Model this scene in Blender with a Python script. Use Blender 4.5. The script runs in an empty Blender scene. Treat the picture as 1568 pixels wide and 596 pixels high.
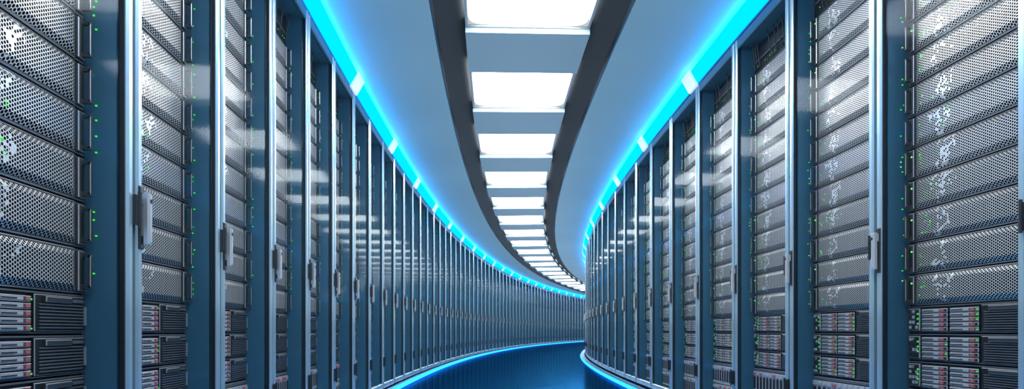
import bpy, math, random
from mathutils import Vector, Matrix
random.seed(7)
scene = bpy.context.scene
scene.view_settings.view_transform = 'Standard'
scene.view_settings.look = 'None'

# ---------------- corridor geometry (an arc bending to the right) ----------------
CX, CY = 78.8, 7.0
RO = 80.0            # front plane of the outer (left) rack row
RI = 77.51           # front plane of the inner (right) rack row
RC = 78.755          # centre line
EYE = 0.58
CEIL = 2.45
def P(r, y_along, z, rref=RC):
    th = (y_along-CY)/rref
    return Vector((CX-r*math.cos(th), CY+r*math.sin(th), z))

# ---------------- materials ----------------
def newmat(name):
    m = bpy.data.materials.new(name); m.use_nodes = True
    nt = m.node_tree; nt.nodes.clear()
    out = nt.nodes.new('ShaderNodeOutputMaterial')
    return m, nt, out
def setin(nt, sock, v):
    if v is None: return
    if isinstance(v, bpy.types.NodeSocket): nt.links.new(v, sock)
    else: sock.default_value = v
def M(nt, op, a, b=None, c=None, clamp=False):
    n = nt.nodes.new('ShaderNodeMath'); n.operation = op; n.use_clamp = clamp
    setin(nt, n.inputs[0], a); setin(nt, n.inputs[1], b); setin(nt, n.inputs[2], c)
    return n.outputs[0]
def mixc(nt, f, a, b):
    n = nt.nodes.new('ShaderNodeMix'); n.data_type = 'RGBA'
    setin(nt, n.inputs[0], f); setin(nt, n.inputs[6], a); setin(nt, n.inputs[7], b)
    return n.outputs[2]
def objxyz(nt):
    t = nt.nodes.new('ShaderNodeTexCoord'); s = nt.nodes.new('ShaderNodeSeparateXYZ')
    nt.links.new(t.outputs['Object'], s.inputs[0]); return t, s.outputs
def princ(name, col, metal=0.0, rough=0.5, spec=0.5, emi=None, es=0.0, noise=0.0, nscale=8.0, nstretch=(1,1,1)):
    m, nt, out = newmat(name)
    b = nt.nodes.new('ShaderNodeBsdfPrincipled')
    b.inputs['Base Color'].default_value = (*col, 1)
    b.inputs['Metallic'].default_value = metal
    b.inputs['Roughness'].default_value = rough
    b.inputs['Specular IOR Level'].default_value = spec
    if emi:
        b.inputs['Emission Color'].default_value = (*emi, 1); b.inputs['Emission Strength'].default_value = es
        if es < 8: m.cycles.emission_sampling = 'NONE'
    if noise > 0:
        t = nt.nodes.new('ShaderNodeTexCoord'); mp = nt.nodes.new('ShaderNodeMapping')
        mp.inputs['Scale'].default_value = nstretch
        nt.links.new(t.outputs['Object'], mp.inputs[0])
        n = nt.nodes.new('ShaderNodeTexNoise'); n.inputs['Scale'].default_value = nscale
        nt.links.new(mp.outputs[0], n.inputs['Vector'])
        r = M(nt, 'MULTIPLY_ADD', n.outputs[0], noise, rough-noise*0.5)
        nt.links.new(r, b.inputs['Roughness'])
        f = M(nt, 'MULTIPLY_ADD', n.outputs[0], 0.35, 0.82)
        c = nt.nodes.new('ShaderNodeVectorMath'); c.operation = 'SCALE'
        c.inputs[0].default_value = col; nt.links.new(f, c.inputs['Scale'])
        nt.links.new(c.outputs[0], b.inputs['Base Color'])
    nt.links.new(b.outputs[0], out.inputs[0])
    return m
def emis(name, col, s, sample=True):
    m, nt, out = newmat(name)
    e = nt.nodes.new('ShaderNodeEmission'); e.inputs[0].default_value = (*col, 1); e.inputs[1].default_value = s
    nt.links.new(e.outputs[0], out.inputs[0])
    if not sample: m.cycles.emission_sampling = 'NONE'
    return m

def hexmesh_mat(name, s, base, dark, hole=0.375, scatter=True, W=0.6, rough=0.38):
    m, nt, out = newmat(name)
    tc, o = objxyz(nt)
    x = M(nt,'DIVIDE',o[2],s); y = M(nt,'DIVIDE',o[0],s)
    R3 = math.sqrt(3)
    def cell(xs, ys):
        a = M(nt,'SUBTRACT',M(nt,'FLOORED_MODULO',xs,1.0),0.5)
        b = M(nt,'SUBTRACT',M(nt,'FLOORED_MODULO',ys,R3),R3/2)
        return a, b
    def hd(a, b):
        ax = M(nt,'ABSOLUTE',a); ay = M(nt,'ABSOLUTE',b)
        return M(nt,'MAXIMUM',ax,M(nt,'ADD',M(nt,'MULTIPLY',ax,0.5),M(nt,'MULTIPLY',ay,0.866)))
    a1,b1 = cell(x,y); a2,b2 = cell(M(nt,'SUBTRACT',x,0.5),M(nt,'SUBTRACT',y,R3/2))
    d1 = hd(a1,b1); d2 = hd(a2,b2)
    d = M(nt,'MINIMUM',d1,d2)
    holef = M(nt,'LESS_THAN',d,hole)
    if scatter:
        sel = M(nt,'LESS_THAN',d1,d2)
        ax = M(nt,'ADD',M(nt,'MULTIPLY',sel,a1),M(nt,'MULTIPLY',M(nt,'SUBTRACT',1.0,sel),a2))
        bx = M(nt,'ADD',M(nt,'MULTIPLY',sel,b1),M(nt,'MULTIPLY',M(nt,'SUBTRACT',1.0,sel),b2))
        ix = M(nt,'ROUND',M(nt,'MULTIPLY',M(nt,'SUBTRACT',x,ax),4.0)); iy = M(nt,'ROUND',M(nt,'MULTIPLY',M(nt,'SUBTRACT',y,bx),4.0))
        cv = nt.nodes.new('ShaderNodeCombineXYZ'); nt.links.new(ix,cv.inputs[0]); nt.links.new(iy,cv.inputs[1])
        wn = nt.nodes.new('ShaderNodeTexWhiteNoise'); nt.links.new(cv.outputs[0],wn.inputs['Vector'])
        nz = nt.nodes.new('ShaderNodeTexNoise'); nz.inputs['Scale'].default_value = 16
        nt.links.new(tc.outputs['Object'], nz.inputs['Vector'])
        dist = M(nt,'ABSOLUTE',M(nt,'SUBTRACT',o[0],M(nt,'MULTIPLY_ADD',nz.outputs[0],0.30,W*0.2-0.05)))
        keep = M(nt,'GREATER_THAN',M(nt,'ADD',M(nt,'DIVIDE',dist,0.05),0.40),wn.outputs['Value'])
        holef = M(nt,'MULTIPLY',holef,keep)
    b = nt.nodes.new('ShaderNodeBsdfPrincipled')
    nt.links.new(mixc(nt,holef,(*base,1),(*dark,1)), b.inputs['Base Color'])
    nt.links.new(M(nt,'MULTIPLY_ADD',holef,-0.6,0.6), b.inputs['Metallic'])
    nt.links.new(M(nt,'MULTIPLY_ADD',holef,0.5,rough), b.inputs['Roughness'])
    nt.links.new(M(nt,'MULTIPLY_ADD',holef,-0.48,0.5), b.inputs['Specular IOR Level'])
    nt.links.new(b.outputs[0], out.inputs[0])
    return m

def glass_mat():
    m, nt, out = newmat('door_glass')
    t = nt.nodes.new('ShaderNodeBsdfTransparent'); t.inputs[0].default_value = (0.97,0.99,1.0,1)
    g = nt.nodes.new('ShaderNodeBsdfGlossy'); g.inputs[0].default_value = (0.85,0.95,1,1); g.inputs['Roughness'].default_value = 0.07
    f = nt.nodes.new('ShaderNodeFresnel'); f.inputs[0].default_value = 1.45
    k = M(nt,'MULTIPLY',f.outputs[0],0.10,clamp=True)
    mx = nt.nodes.new('ShaderNodeMixShader'); nt.links.new(k,mx.inputs[0])
    nt.links.new(t.outputs[0],mx.inputs[1]); nt.links.new(g.outputs[0],mx.inputs[2])
    nt.links.new(mx.outputs[0],out.inputs[0]); return m

MAT = {}
MAT['post']   = princ('rack_blue_steel', (0.045,0.155,0.245), 0.3, 0.36, noise=0.08, nscale=3, nstretch=(1,1,0.2))
MAT['stile']  = princ('door_aluminium', (0.44,0.64,0.75), 0.65, 0.27, noise=0.1, nscale=6, nstretch=(1,1,0.1))
MAT['dark']   = princ('gap_dark', (0.012,0.02,0.03), 0.2, 0.5)
MAT['glass']  = glass_mat()
MAT['chassis']= princ('server_chassis', (0.025,0.028,0.032), 0.3, 0.45)
MAT['rim']    = princ('server_rim', (0.45,0.47,0.49), 0.6, 0.32)
MAT['ear']    = princ('server_ear', (0.06,0.065,0.07), 0.4, 0.35)
MAT['vent']   = princ('vent_black', (0.016,0.018,0.02), 0.3, 0.4)
MAT['slat']   = princ('vent_slat', (0.13,0.135,0.15), 0.3, 0.35)
MAT['drive']  = princ('drive_caddy', (0.60,0.61,0.64), 0.5, 0.35)
MAT['red']    = princ('drive_latch_red', (0.42,0.12,0.13), 0.1, 0.4)
MAT['led']    = emis('led_green', (0.03,0.70,0.04), 1.4, False)
MAT['ledb']   = emis('led_pale', (0.20,0.8,0.25), 1.3, False)
MAT['handle'] = princ('handle_chrome', (0.62,0.67,0.72), 0.6, 0.25)
MAT['hinge']  = princ('hinge_dark', (0.04,0.05,0.06), 0.5, 0.35)
MAT['blade']  = princ('blade_grey', (0.44,0.46,0.50), 0.4, 0.4)
MAT['cable']  = princ('cable_black', (0.015,0.017,0.02), 0.0, 0.5)

# ---------------- mesh accumulator ----------------
class MB:
    def __init__(s, mats): s.v=[]; s.f=[]; s.m=[]; s.mats=mats; s.idx={k:i for i,k in enumerate(mats)}
    def face(s, pts, mat):
        n=len(s.v); s.v += [tuple(p) for p in pts]; s.f.append(tuple(range(n,n+len(pts)))); s.m.append(s.idx[mat])
    def box(s, x0,x1,y0,y1,z0,z1, mat, skip=''):
        n=len(s.v)
        s.v += [(x0,y0,z0),(x1,y0,z0),(x1,y1,z0),(x0,y1,z0),(x0,y0,z1),(x1,y0,z1),(x1,y1,z1),(x0,y1,z1)]
        F={'f':(0,1,5,4),'r':(1,2,6,5),'k':(2,3,7,6),'l':(3,0,4,7),'b':(3,2,1,0),'t':(4,5,6,7)}
        for k,q in F.items():
            if k in skip: continue
            s.f.append(tuple(n+i for i in q)); s.m.append(s.idx[mat])
    def cbox(s, x0,x1,y0,y1,z0,z1, c, mat, rim=None):
        """box whose front (y0) edges are chamfered by c"""
        n=len(s.v)
        s.v += [(x0,y1,z0),(x1,y1,z0),(x1,y1,z1),(x0,y1,z1),
                (x0,y0+c,z0),(x1,y0+c,z0),(x1,y0+c,z1),(x0,y0+c,z1),
                (x0+c,y0,z0+c),(x1-c,y0,z0+c),(x1-c,y0,z1-c),(x0+c,y0,z1-c)]
        for q in [(0,1,5,4),(1,2,6,5),(2,3,7,6),(3,0,4,7)]:
            s.f.append(tuple(n+i for i in q)); s.m.append(s.idx[mat])
        for q in [(4,5,9,8),(5,6,10,9),(6,7,11,10),(7,4,8,11)]:
            s.f.append(tuple(n+i for i in q)); s.m.append(s.idx[rim or mat])
        s.f.append((n+8,n+9,n+10,n+11)); s.m.append(s.idx[mat])
    def cyl(s, a, b, r, mat, k=8):
        a=Vector(a); b=Vector(b); d=(b-a).normalized()
        u=d.orthogonal().normalized(); w=d.cross(u); n=len(s.v)
        for p in (a,b):
            for i in range(k):
                t=2*math.pi*i/k; s.v.append(tuple(p+u*r*math.cos(t)+w*r*math.sin(t)))
        for i in range(k):
            j=(i+1)%k; s.f.append((n+i,n+j,n+k+j,n+k+i)); s.m.append(s.idx[mat])
        s.f.append(tuple(n+i for i in range(k))[::-1]); s.m.append(s.idx[mat])
        s.f.append(tuple(n+k+i for i in range(k))); s.m.append(s.idx[mat])
    def mesh(s, name):
        me=bpy.data.meshes.new(name); me.from_pydata(s.v,[],s.f)
        for k in s.mats: me.materials.append(s.mats[k])
        me.polygons.foreach_set('material_index', s.m); me.update(); return me
def addobj(name, me, mat=None):
    o=bpy.data.objects.new(name, me); scene.collection.objects.link(o)
    if mat is not None: o.matrix_world = mat
    return o

# ---------------- the server rack ----------------
HT = 2.31
def build_rack(W, seed):
    rnd = random.Random(seed)
    mats = dict(MAT)
    mats['hex'] = hexmats[W][0]; mats['blank'] = hexmats[W][1]
    b = MB(mats)
    E = 0.003
    pw = 0.042
    YF = 0.085
    b.box(E,pw,0.004,0.33,0.03,HT,'post'); b.box(W-pw,W-E,0.004,0.33,0.03,HT,'post')
    b.box(pw,W-pw,0.004,0.33,HT-0.05,HT,'post'); b.box(pw,W-pw,0.004,0.33,0.03,0.085,'post')
    b.box(pw,W-pw,0.30,0.33,0.085,HT-0.05,'dark')
    b.box(E+0.01,W-E-0.01,0.03,0.33,0.0,0.03,'dark')
    b.box(pw,pw+0.012,YF-0.003,0.15,0.085,HT-0.05,'ear'); b.box(W-pw-0.012,W-pw,YF-0.003,0.15,0.085,HT-0.05,'ear')
    for i in range(36):
        z=0.12+i*0.06
        b.box(W-pw-0.009,W-pw-0.003,YF-0.0035,YF-0.002,z,z+0.008,'dark'); b.box(pw+0.003,pw+0.009,YF-0.0035,YF-0.002,z,z+0.008,'dark')
    g=0.010; sw=0.028
    b.cbox(g,g+sw,-0.024,-0.002,0.05,HT-0.004,0.006,'stile'); b.cbox(W-g-sw,W-g,-0.024,-0.002,0.05,HT-0.004,0.006,'stile')
    b.cbox(g+sw,W-g-sw,-0.022,-0.004,HT-0.06,HT-0.004,0.005,'post'); b.cbox(g+sw,W-g-sw,-0.022,-0.004,0.05,0.10,0.005,'stile')
    b.box(g+sw,g+sw+0.004,-0.016,-0.004,0.10,HT-0.06,'dark'); b.box(W-g-sw-0.004,W-g-sw,-0.016,-0.004,0.10,HT-0.06,'dark')
    b.face([(g+sw+0.004,-0.010,0.10),(W-g-sw-0.004,-0.010,0.10),(W-g-sw-0.004,-0.010,HT-0.06),(g+sw+0.004,-0.010,HT-0.06)],'glass')
    b.box(E,g-0.002,-0.008,0.003,0.05,HT-0.004,'dark'); b.box(W-g+0.002,W-E,-0.008,0.003,0.05,HT-0.004,'dark')
    # swing handle: back plate, rounded lever, pivots, lock barrel
    hz=0.885; hx=g+0.016
    b.cbox(hx-0.012,hx+0.012,-0.029,-0.024,hz-0.085,hz+0.085,0.003,'hinge')
    b.cbox(hx-0.009,hx+0.011,-0.052,-0.036,hz-0.072,hz+0.068,0.006,'handle')
    b.box(hx-0.007,hx+0.009,-0.040,-0.028,hz+0.035,hz+0.064,'handle')
    b.box(hx-0.007,hx+0.009,-0.040,-0.028,hz-0.070,hz-0.050,'hinge')
    b.cyl((hx+0.001,-0.052,hz+0.045),(hx+0.001,-0.055,hz+0.045),0.006,'hinge',12)
    for z in (0.30,0.90,):
        b.cbox(W-g-0.006,W-E-0.001,-0.038,-0.006,z-0.040,z+0.040,0.004,'hinge')
        b.cyl((W-g+0.002,-0.039,z-0.047),(W-g+0.002,-0.039,z+0.047),0.005,'hinge',8)
    x0=pw+0.008; x1=W-pw-0.008; SW=x1-x0; yf=YF
    hU=0.118; zb=0.672
    for k in range(12):
        a=zb+k*hU+0.002; c=zb+(k+1)*hU-0.003
        b.box(x0,x1,yf+0.004,0.28,a,c,'chassis')
        e=0.044
        m0=x0+e; m1=x1-e
        b.cbox(m0,m1,yf-0.010,yf+0.006,a,c,0.003,'chassis','rim')
        q=0.006; yy=yf-0.0105; yr=yf-0.020
        A=[(m0+q,yy,a+q),(m1-q,yy,a+q),(m1-q,yy,c-q),(m0+q,yy,c-q)]
        Bq=[(m0+0.03,yr,a+0.020),(m1-0.03,yr,a+0.020),(m1-0.03,yr,c-0.020),(m0+0.03,yr,c-0.020)]
        for i in range(4):
            j=(i+1)%4; b.face([A[i],A[j],Bq[j],Bq[i]],'hex')
        b.face(Bq,'hex')
        for side in (0,1):
            s_=1 if side==0 else -1
            ex0 = x0 if side==0 else x1-e+0.001
            ex1 = x0+e-0.001 if side==0 else x1
            outer = x0 if side==0 else x1
            b.cbox(ex0,ex1,yf-0.006,yf+0.006,a+0.001,c-0.001,0.002,'ear','rim')
            px=sorted((outer+s_*0.013, outer+s_*0.041))
            b.cbox(px[0],px[1],yf-0.016,yf-0.005,a+0.006,c-0.006,0.002,'ear','rim')
            b.cbox(px[0]+0.007,px[1]-0.007,yf-0.017,yf-0.014,a+0.024,c-0.024,0.001,'vent')
            bx = outer+s_*0.021
            b.cbox(bx-0.005,bx+0.005,yf-0.036,yf-0.029,a+0.016,c-0.016,0.0015,'ear','rim')
            for (za,zc) in ((a+0.012,a+0.020),(c-0.020,c-0.012)):
                b.box(bx-0.005,bx+0.005,yf-0.035,yf-0.014,za,zc,'ear')
            # status lights on the cabinet's inner cheek beside each unit
            ps = pw if side==0 else W-pw
            xs = sorted((ps, ps+s_*0.003))
            for t in range(5):
                if rnd.random()<0.42:
                    lz=a+0.012+t*0.020+rnd.uniform(-0.003,0.003); ly=yf-0.026+rnd.choice((0,0,0.006,-0.006))
                    b.box(xs[0],xs[1],ly-0.0022,ly+0.0022,lz,lz+0.0038,'led' if rnd.random()<0.8 else 'ledb')
        if rnd.random()<0.6:
            lz=c-0.034; b.box(x0+0.030,x0+0.036,yf-0.019,yf-0.015,lz,lz+0.006,'ledb')
        for t in range(rnd.randint(4,9)):
            lx=m0+0.032+rnd.random()*rnd.random()*0.16; lz=a+0.022+rnd.random()*(hU-0.055); q2=rnd.choice((0.003,0.004,0.005,0.0065))
            b.box(lx,lx+q2,yr-0.0010,yr,lz,lz+q2*0.8,'led' if rnd.random()<0.75 else 'ledb')
    hL=0.102; zt=zb
    for k in range(3):
        c=zt-k*hL-0.002; a=zt-(k+1)*hL+0.003
        b.box(x0,x1,yf,0.28,a,c,'chassis')
        b.box(x0,x1,yf-0.006,yf,c-0.004,c,'slat'); b.box(x0,x1,yf-0.006,yf,a,a+0.003,'slat')
        f=lambda t: x0+SW*t
        b.cbox(f(0.01),f(0.115),yf-0.012,yf,a+0.006,c-0.008,0.003,'ear','rim')
        for i in range(3):
            for j in range(4):
                xx=f(0.022)+i*SW*0.029; zz=a+0.014+j*0.019
                b.box(xx,xx+SW*0.02,yf-0.0135,yf-0.011,zz,zz+0.011,'drive' if rnd.random()<0.4 else 'chassis')
        b.cyl((f(0.06),yf-0.016,c-0.02),(f(0.06),yf-0.01,c-0.02),0.006,'rim',10)
        for lz in (a+0.03,a+0.048,a+0.066):
            b.box(f(0.098),f(0.108),yf-0.015,yf-0.011,lz,lz+0.005,'led')
        for (u0,u1) in ((0.13,0.345),(0.365,0.58)):
            nR=5; rh=(c-a-0.014)/nR
            for j in range(nR):
                za=a+0.005+j*rh; zc=za+rh-0.003
                b.cbox(f(u0),f(u1),yf-0.010,yf,za,zc,0.002,'chassis','drive')
                b.box(f(u0)+0.004,f(u0+0.7*(u1-u0)),yf-0.013,yf-0.009,za+0.003,zc-0.003,'drive')
                b.box(f(u0)+0.006,f(u0+0.5*(u1-u0)),yf-0.0145,yf-0.012,za+0.0055,zc-0.0055,'chassis')
                b.box(f(u0+0.76*(u1-u0)),f(u0+0.90*(u1-u0)),yf-0.0145,yf-0.009,za+0.003,zc-0.003,'red')
                if rnd.random()<0.35: b.box(f(u0+0.94*(u1-u0)),f(u0+0.985*(u1-u0)),yf-0.0125,yf-0.0095,za+0.004,za+0.008,'led')
        b.cbox(f(0.60),f(0.985),yf-0.010,yf,a+0.005,c-0.006,0.002,'vent','rim')
        for j in range(8):
            zz=a+0.012+j*0.0078
            b.box(f(0.625),f(0.965),yf-0.0135,yf-0.0095,zz,zz+0.0032,'slat')
        b.cbox(f(0.66),f(0.86),yf-0.018,yf-0.009,c-0.024,c-0.010,0.002,'ear','rim')
        b.box(f(0.88),f(0.97),yf-0.013,yf-0.009,c-0.021,c-0.013,'slat')
        b.box(f(0.985),f(1.0),yf-0.012,yf,a+0.02,c-0.03,'rim')
    zt2=zt-3*hL-0.003; zb2=0.088
    b.box(x0,x1,yf,0.28,zb2,zt2,'chassis'); b.cbox(x0,x1,yf-0.008,yf,zt2-0.016,zt2-0.001,0.003,'slat')
    nb=14; bw=SW/nb
    for r in range(2):
        za=zb2+0.006+r*(zt2-zb2-0.02)/2; zc=za+(zt2-zb2-0.02)/2-0.006
        for i in range(nb):
            xa=x0+i*bw+0.002; xc=xa+bw-0.004
            b.cbox(xa,xc,yf-0.012,yf,za,zc,0.002,'blade')
            b.box(xa+0.006,xc-0.006,yf-0.0135,yf-0.011,za+0.02,zc-0.03,'chassis')
            b.box(xa+0.005,xc-0.005,yf-0.016,yf-0.011,zc-0.022,zc-0.008,'red' if rnd.random()<0.25 else 'drive')
            if rnd.random()<0.6: b.box(xa+0.008,xa+0.013,yf-0.0135,yf-0.011,za+0.008,za+0.013,'led')
    z0=zb+12*hU
    b.box(x0,x1,yf+0.01,0.28,z0+0.003,HT-0.052,'chassis')
    b.cbox(x0,x1,yf-0.004,yf+0.01,z0+0.004,z0+0.05,0.002,'blank','slat')
    for i in range(18):
        xx=x0+0.02+i*(SW-0.04)/18
        b.box(xx,xx+0.012,yf-0.006,yf-0.003,z0+0.016,z0+0.030,'vent')
        if rnd.random()<0.5: b.cyl((xx+0.006,yf-0.01,z0+0.022),(xx+0.004+rnd.uniform(-0.02,0.02),yf-0.03,HT-0.055),0.003,'cable',6)
        if rnd.random()<0.4: b.box(xx,xx+0.004,yf-0.0065,yf-0.004,z0+0.034,z0+0.038,'led')
    b.box(x0,x1,yf-0.002,yf+0.01,z0+0.07,z0+0.078,'slat')
    return b.mesh('server_rack')

WO, WI = 0.6, 0.695
hexmats = {}
for W in (WO, WI):
    hexmats[W] = (hexmesh_mat('bezel_mesh_%d'%round(W*100), 0.0092, (0.70,0.70,0.70), (0.004,0.005,0.006), W=W),
                  hexmesh_mat('blank_mesh_%d'%round(W*100), 0.008, (0.05,0.055,0.06), (0.004,0.004,0.005), scatter=False))
mo=[build_rack(WO, 10+i) for i in range(3)]
mi=[build_rack(WI, 20+i) for i in range(3)]

def place_row(meshes, W, R, y_start, y_end, outer):
    n=0; y=y_start; step=W+0.001
    while y < y_end:
        a=P(R, y, 0, R); c=P(R, y+step, 0, R)
        if outer: org, tip = a, c
        else: org, tip = c, a
        xd=(tip-org).normalized(); zd=Vector((0,0,1)); yd=zd.cross(xd)
        mt=Matrix(((xd.x,yd.x,0,org.x),(xd.y,yd.y,0,org.y),(xd.z,yd.z,1,0.001),(0,0,0,1)))
        addobj('server_rack', meshes[(n*7+n//3)%3], mt)
        y+=step; n+=1
place_row(mo, WO, RO, 1.735-0.601*8, 45.0, True)
place_row(mi, WI, RI, 2.515-0.696*8, 27.0, False)

# ---------------- swept shell ----------------
YA, YB = -3.3, 46.0
def sweep(profile, closed, y0, y1, seg=0.5):
    n=max(2,int((y1-y0)/seg)); vs=[]; fs=[]; k=len(profile)
    for i in range(n+1):
        y=y0+(y1-y0)*i/n
        for (r,z) in profile: vs.append(tuple(P(r,y,z)))
    for i in range(n):
        for j in range(k if closed else k-1):
            a=i*k+j; c=i*k+(j+1)%k
            fs.append((a,c,c+k,a+k))
    if closed:
        fs.append(tuple(range(k))); fs.append(tuple(n*k+i for i in range(k))[::-1])
    return vs,fs
def swobj(name, parts, mats, y0=YA, y1=YB, seg=0.5):
    vs=[];fs=[];mi_=[]
    for prof,closed,m in parts:
        v,f=sweep(prof,closed,y0,y1,seg); n=len(vs)
        vs+=v; fs+=[tuple(n+i for i in q) for q in f]; mi_+=[m]*len(f)
    me=bpy.data.meshes.new(name); me.from_pydata(vs,[],fs)
    for m in mats: me.materials.append(m)
    me.polygons.foreach_set('material_index',mi_); me.update()
    return addobj(name,me)

m_ceil = princ('ceiling_paint', (0.37,0.59,0.68), 0.0, 0.45, 0.3, noise=0.06, nscale=0.6)
m_chan = princ('ceiling_channel_dark', (0.05,0.056,0.062), 0.0, 0.6, 0.2)
m_wall = princ('wall_paint', (0.05,0.12,0.2), 0.0, 0.6)
m_beam = princ('beam_paint', (0.36,0.54,0.64), 0.0, 0.5, 0.3)
ri_b, ro_b = RI-0.36, RO+0.36
HB, HD = 0.39, 0.585
swobj('ceiling', [
    ([(ro_b,CEIL),(RC+HD,CEIL)],False,0),
    ([(RC-HD,CEIL),(ri_b,CEIL)],False,0),
    ([(RC+HD,CEIL),(RC+HD-0.012,CEIL-0.006),(RC+HD-0.02,CEIL+0.02),(RC+HB,CEIL+0.09),(RC+HB-0.01,CEIL+0.10),(RC-HB,CEIL+0.10),(RC-HB,CEIL+0.09),(RC-HD+0.02,CEIL+0.02),(RC-HD+0.012,CEIL-0.006),(RC-HD,CEIL)],False,1),
    ], [m_ceil,m_chan])
swobj('wall_left', [([(ro_b,0.0),(ro_b,CEIL)],False,0)],[m_wall])
swobj('wall_right',[([(ri_b,0.0),(ri_b,CEIL)],False,0)],[m_wall])
for nm,y in (('wall_back',YA),('wall_front',YB)):
    me=bpy.data.meshes.new(nm)
    me.from_pydata([tuple(P(ri_b,y,0)),tuple(P(ro_b,y,0)),tuple(P(ro_b,y,CEIL+0.1)),tuple(P(ri_b,y,CEIL+0.1))],[],[(0,1,2,3)])
    me.materials.append(m_wall); addobj(nm,me)

m_floor, nt, out = newmat('floor_polished_blue')
tc = nt.nodes.new('ShaderNodeTexCoord')
br = nt.nodes.new('ShaderNodeTexBrick'); br.offset=0.0
br.inputs['Scale'].default_value=1.0; br.inputs['Brick Width'].default_value=0.6; br.inputs['Row Height'].default_value=0.6
br.inputs['Mortar Size'].default_value=0.005
br.inputs['Color1'].default_value=(0.002,0.020,0.056,1); br.inputs['Color2'].default_value=(0.003,0.025,0.068,1); br.inputs['Mortar'].default_value=(0.001,0.004,0.012,1)
nt.links.new(tc.outputs['Object'],br.inputs['Vector'])
df=nt.nodes.new('ShaderNodeBsdfDiffuse'); nt.links.new(br.outputs[0],df.inputs[0])
gl=nt.nodes.new('ShaderNodeBsdfGlossy'); gl.inputs[0].default_value=(0.03,0.22,0.44,1)
nz=nt.nodes.new('ShaderNodeTexNoise'); nz.inputs['Scale'].default_value=5; nt.links.new(tc.outputs['Object'],nz.inputs['Vector'])
nt.links.new(M(nt,'MULTIPLY_ADD',nz.outputs[0],0.10,0.08),gl.inputs['Roughness'])
fr=nt.nodes.new('ShaderNodeFresnel'); fr.inputs[0].default_value=1.5
mx=nt.nodes.new('ShaderNodeMixShader'); nt.links.new(M(nt,'MULTIPLY',fr.outputs[0],0.7),mx.inputs[0])
nt.links.new(df.outputs[0],mx.inputs[1]); nt.links.new(gl.outputs[0],mx.inputs[2]); nt.links.new(mx.outputs[0],out.inputs[0])
swobj('floor', [([(ri_b,0.0),(ro_b,0.0)],False,0)],[m_floor])

# ---------------- ceiling beams + light panels ----------------
PITCH=1.465; B0=4.08; BL=0.625
bm=MB({'m':m_beam})
def arcbox(b,r0,r1,y0,y1,z0,z1,mat,n=2):
    for i in range(n):
        ya=y0+(y1-y0)*i/n; yb=y0+(y1-y0)*(i+1)/n
        c=[P(r0,ya,z0),P(r1,ya,z0),P(r1,yb,z0),P(r0,yb,z0),P(r0,ya,z1),P(r1,ya,z1),P(r1,yb,z1),P(r0,yb,z1)]
        for q in [(0,1,2,3),(4,5,6,7),(0,1,5,4),(1,2,6,5),(2,3,7,6),(3,0,4,7)]:
            b.face([c[i2] for i2 in q],mat)
ks=range(-4,28)
for k in ks:
    y=B0+k*PITCH
    arcbox(bm,RC-HB,RC+HB,y,y+BL,CEIL-0.01,CEIL+0.085,'m')
addobj('trim_ceiling_beams', bm.mesh('trim_ceiling_beams'))

m_pan, nt, out = newmat('light_diffuser')
tc,o=objxyz(nt)
PX, PY = 0.372, (PITCH-BL)/2-0.010
dx=M(nt,'POWER',M(nt,'ABSOLUTE',M(nt,'DIVIDE',o[0],PX)),9.0); dy=M(nt,'POWER',M(nt,'ABSOLUTE',M(nt,'DIVIDE',o[1],PY)),9.0)
d=M(nt,'ADD',dx,dy)
mr=nt.nodes.new('ShaderNodeMapRange'); mr.interpolation_type='SMOOTHSTEP'
nt.links.new(d,mr.inputs[0]); mr.inputs[1].default_value=0.35; mr.inputs[2].default_value=1.05; mr.inputs[3].default_value=1.0; mr.inputs[4].default_value=0.03
em=nt.nodes.new('ShaderNodeEmission'); em.inputs[0].default_value=(0.97,0.985,1,1)
nt.links.new(M(nt,'MULTIPLY',mr.outputs[0],19.0),em.inputs[1]); nt.links.new(em.outputs[0],out.inputs[0])
m_pfr = princ('light_frame',(0.35,0.4,0.44),0.2,0.4)
pb=MB({'e':m_pan,'f':m_pfr})
pb.face([(-PX,-PY,0.0),(-PX,PY,0.0),(PX,PY,0.0),(PX,-PY,0.0)],'e')
t=0.016
for (a,b_,c,d_) in ((-PX-t,-PX,-PY,PY),(PX,PX+t,-PY,PY)):
    pb.box(a,b_,c,d_,-0.012,0.03,'f')
pb.box(-PX-t,PX+t,-PY-0.008,-PY,-0.012,0.03,'f'); pb.box(-PX-t,PX+t,PY,PY+0.008,-0.012,0.03,'f')
pme=pb.mesh('ceiling_light_panel')
for k in ks:
    y=B0+k*PITCH+BL+(PITCH-BL)/2
    p=P(RC,y,CEIL+0.035); th=(y-CY)/RC
    addobj('ceiling_light_panel',pme,Matrix.Translation(p)@Matrix.Rotation(-th,4,'Z'))

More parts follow.
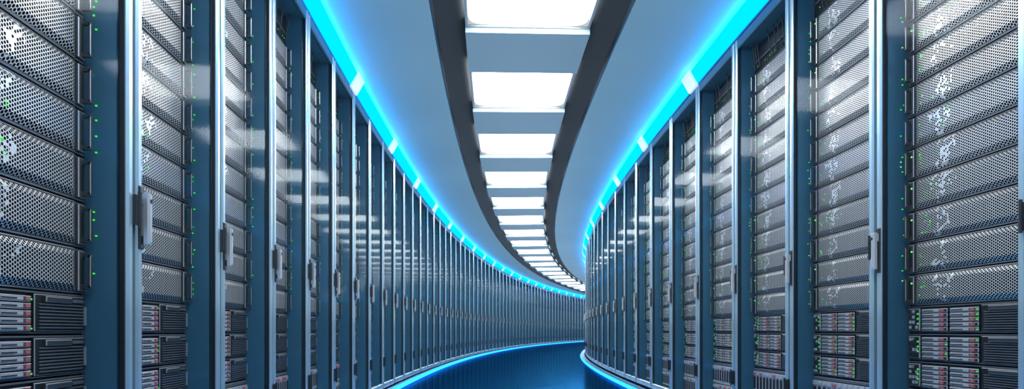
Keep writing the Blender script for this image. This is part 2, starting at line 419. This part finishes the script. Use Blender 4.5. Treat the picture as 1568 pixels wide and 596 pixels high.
# ---------------- LED cove strips ----------------
m_cy = emis('led_cyan',(0.0,0.30,1.0),3.0)
m_cyu = emis('cyan_added_glow',(0.0,0.42,1.0),46.0)  # added hidden emitter, strengthens the cyan glow on the ceiling
m_cyf= emis('led_cyan_floor',(0.02,0.32,1.0),3.0)
m_hous=princ('led_housing',(0.06,0.2,0.33),0.4,0.35)
m_cap = princ('strip_joint_white_glow',(0.75,0.8,0.84),0.0,0.35,emi=(0.8,0.9,1.0),es=0.5)  # plastic joint caps, no lamps; glow added to brighten them
def strip(name, R, sgn, ph):
    o=lambda d: R+sgn*d
    hous=[(o(-0.10),2.316),(o(0.016),2.316),(o(0.016),2.326),(o(0.066),2.411),(o(0.062),2.414),(o(0.02),2.40),(o(-0.012),2.405),(o(-0.012),2.449),(o(-0.10),2.449)]
    lens=[(o(0.019),2.3245),(o(0.069),2.4095)]
    cove=[(o(-0.010),2.408),(o(-0.010),2.440)]  # added emitter face, out of sight behind the lens
    vs=[];fs=[];ms=[]
    for m,pp in ((0,lens),(1,hous),(3,cove)):
        v,f=sweep(pp,False,YA+0.02,YB-0.02); n=len(vs)
        vs+=v; fs+=[tuple(n+i for i in q) for q in f]; ms+=[m]*len(f)
    y=ph
    while y<YB-1:
        L=0.085
        c=[(o(0.0),2.310),(o(0.030),2.312),(o(0.086),2.410),(o(0.080),2.418),(o(0.0),2.418)]
        n=len(vs)
        for yy in (y-L,y+L):
            vs+=[tuple(P(r,yy,z)) for r,z in c]
        for j in range(5):
            q=(j+1)%5; fs.append((n+j,n+q,n+5+q,n+5+j)); ms.append(2)
        fs.append(tuple(n+j for j in range(5))); ms.append(2); fs.append(tuple(n+5+j for j in range(5))[::-1]); ms.append(2)
        y+=1.56
    me=bpy.data.meshes.new(name); me.from_pydata(vs,[],fs)
    for m in (m_cy,m_hous,m_cap,m_cyu): me.materials.append(m)
    me.polygons.foreach_set('material_index',ms); me.update()
    addobj(name,me)
strip('led_cove_light',RO,-1,4.75-1.56*5)
strip('led_cove_light',RI,+1,4.65-1.56*5)
def fstrip(R,sgn,off,h):
    o=lambda d: R+sgn*d
    swobj('led_floor_strip',[
      ([(o(0.04),0.001),(o(0.04),h-0.002),(o(off-0.02),h-0.002),(o(off-0.02),0.001)],False,1),
      ([(o(off-0.022),h),(o(off),0.004)],False,0)],[m_cyf,m_hous],YA+0.02,YB-0.02)
fstrip(RO,-1,0.090,0.046); fstrip(RI,+1,0.14,0.038)

# ---------------- added fill: unseen area lamps brightening the ceiling ----------------
y=-2.6
while y<44:
    L=bpy.data.lights.new('added_ceiling_fill','AREA'); L.energy=5.8; L.color=(0.90,0.97,1.0)
    L.shape='RECTANGLE'; L.size=1.6; L.size_y=1.4
    lo=bpy.data.objects.new('added_ceiling_fill',L); scene.collection.objects.link(lo)
    lo.location=P(RC,y,0.64); lo.rotation_euler=(math.pi,0,-(y-CY)/RC)
    y+=1.5

# ---------------- world & camera ----------------
w=bpy.data.worlds.new('world'); scene.world=w; w.use_nodes=True
w.node_tree.nodes['Background'].inputs[0].default_value=(0.1,0.25,0.4,1); w.node_tree.nodes['Background'].inputs[1].default_value=0.2
cam=bpy.data.cameras.new('camera'); co=bpy.data.objects.new('camera',cam); scene.collection.objects.link(co)
co.location=(0,0,EYE); co.rotation_euler=(math.pi/2,0,0)
cam.sensor_width=36; cam.lens=36*1000/1568; cam.shift_y=(507-298)/1568; cam.clip_start=0.02; cam.clip_end=300
scene.camera=co
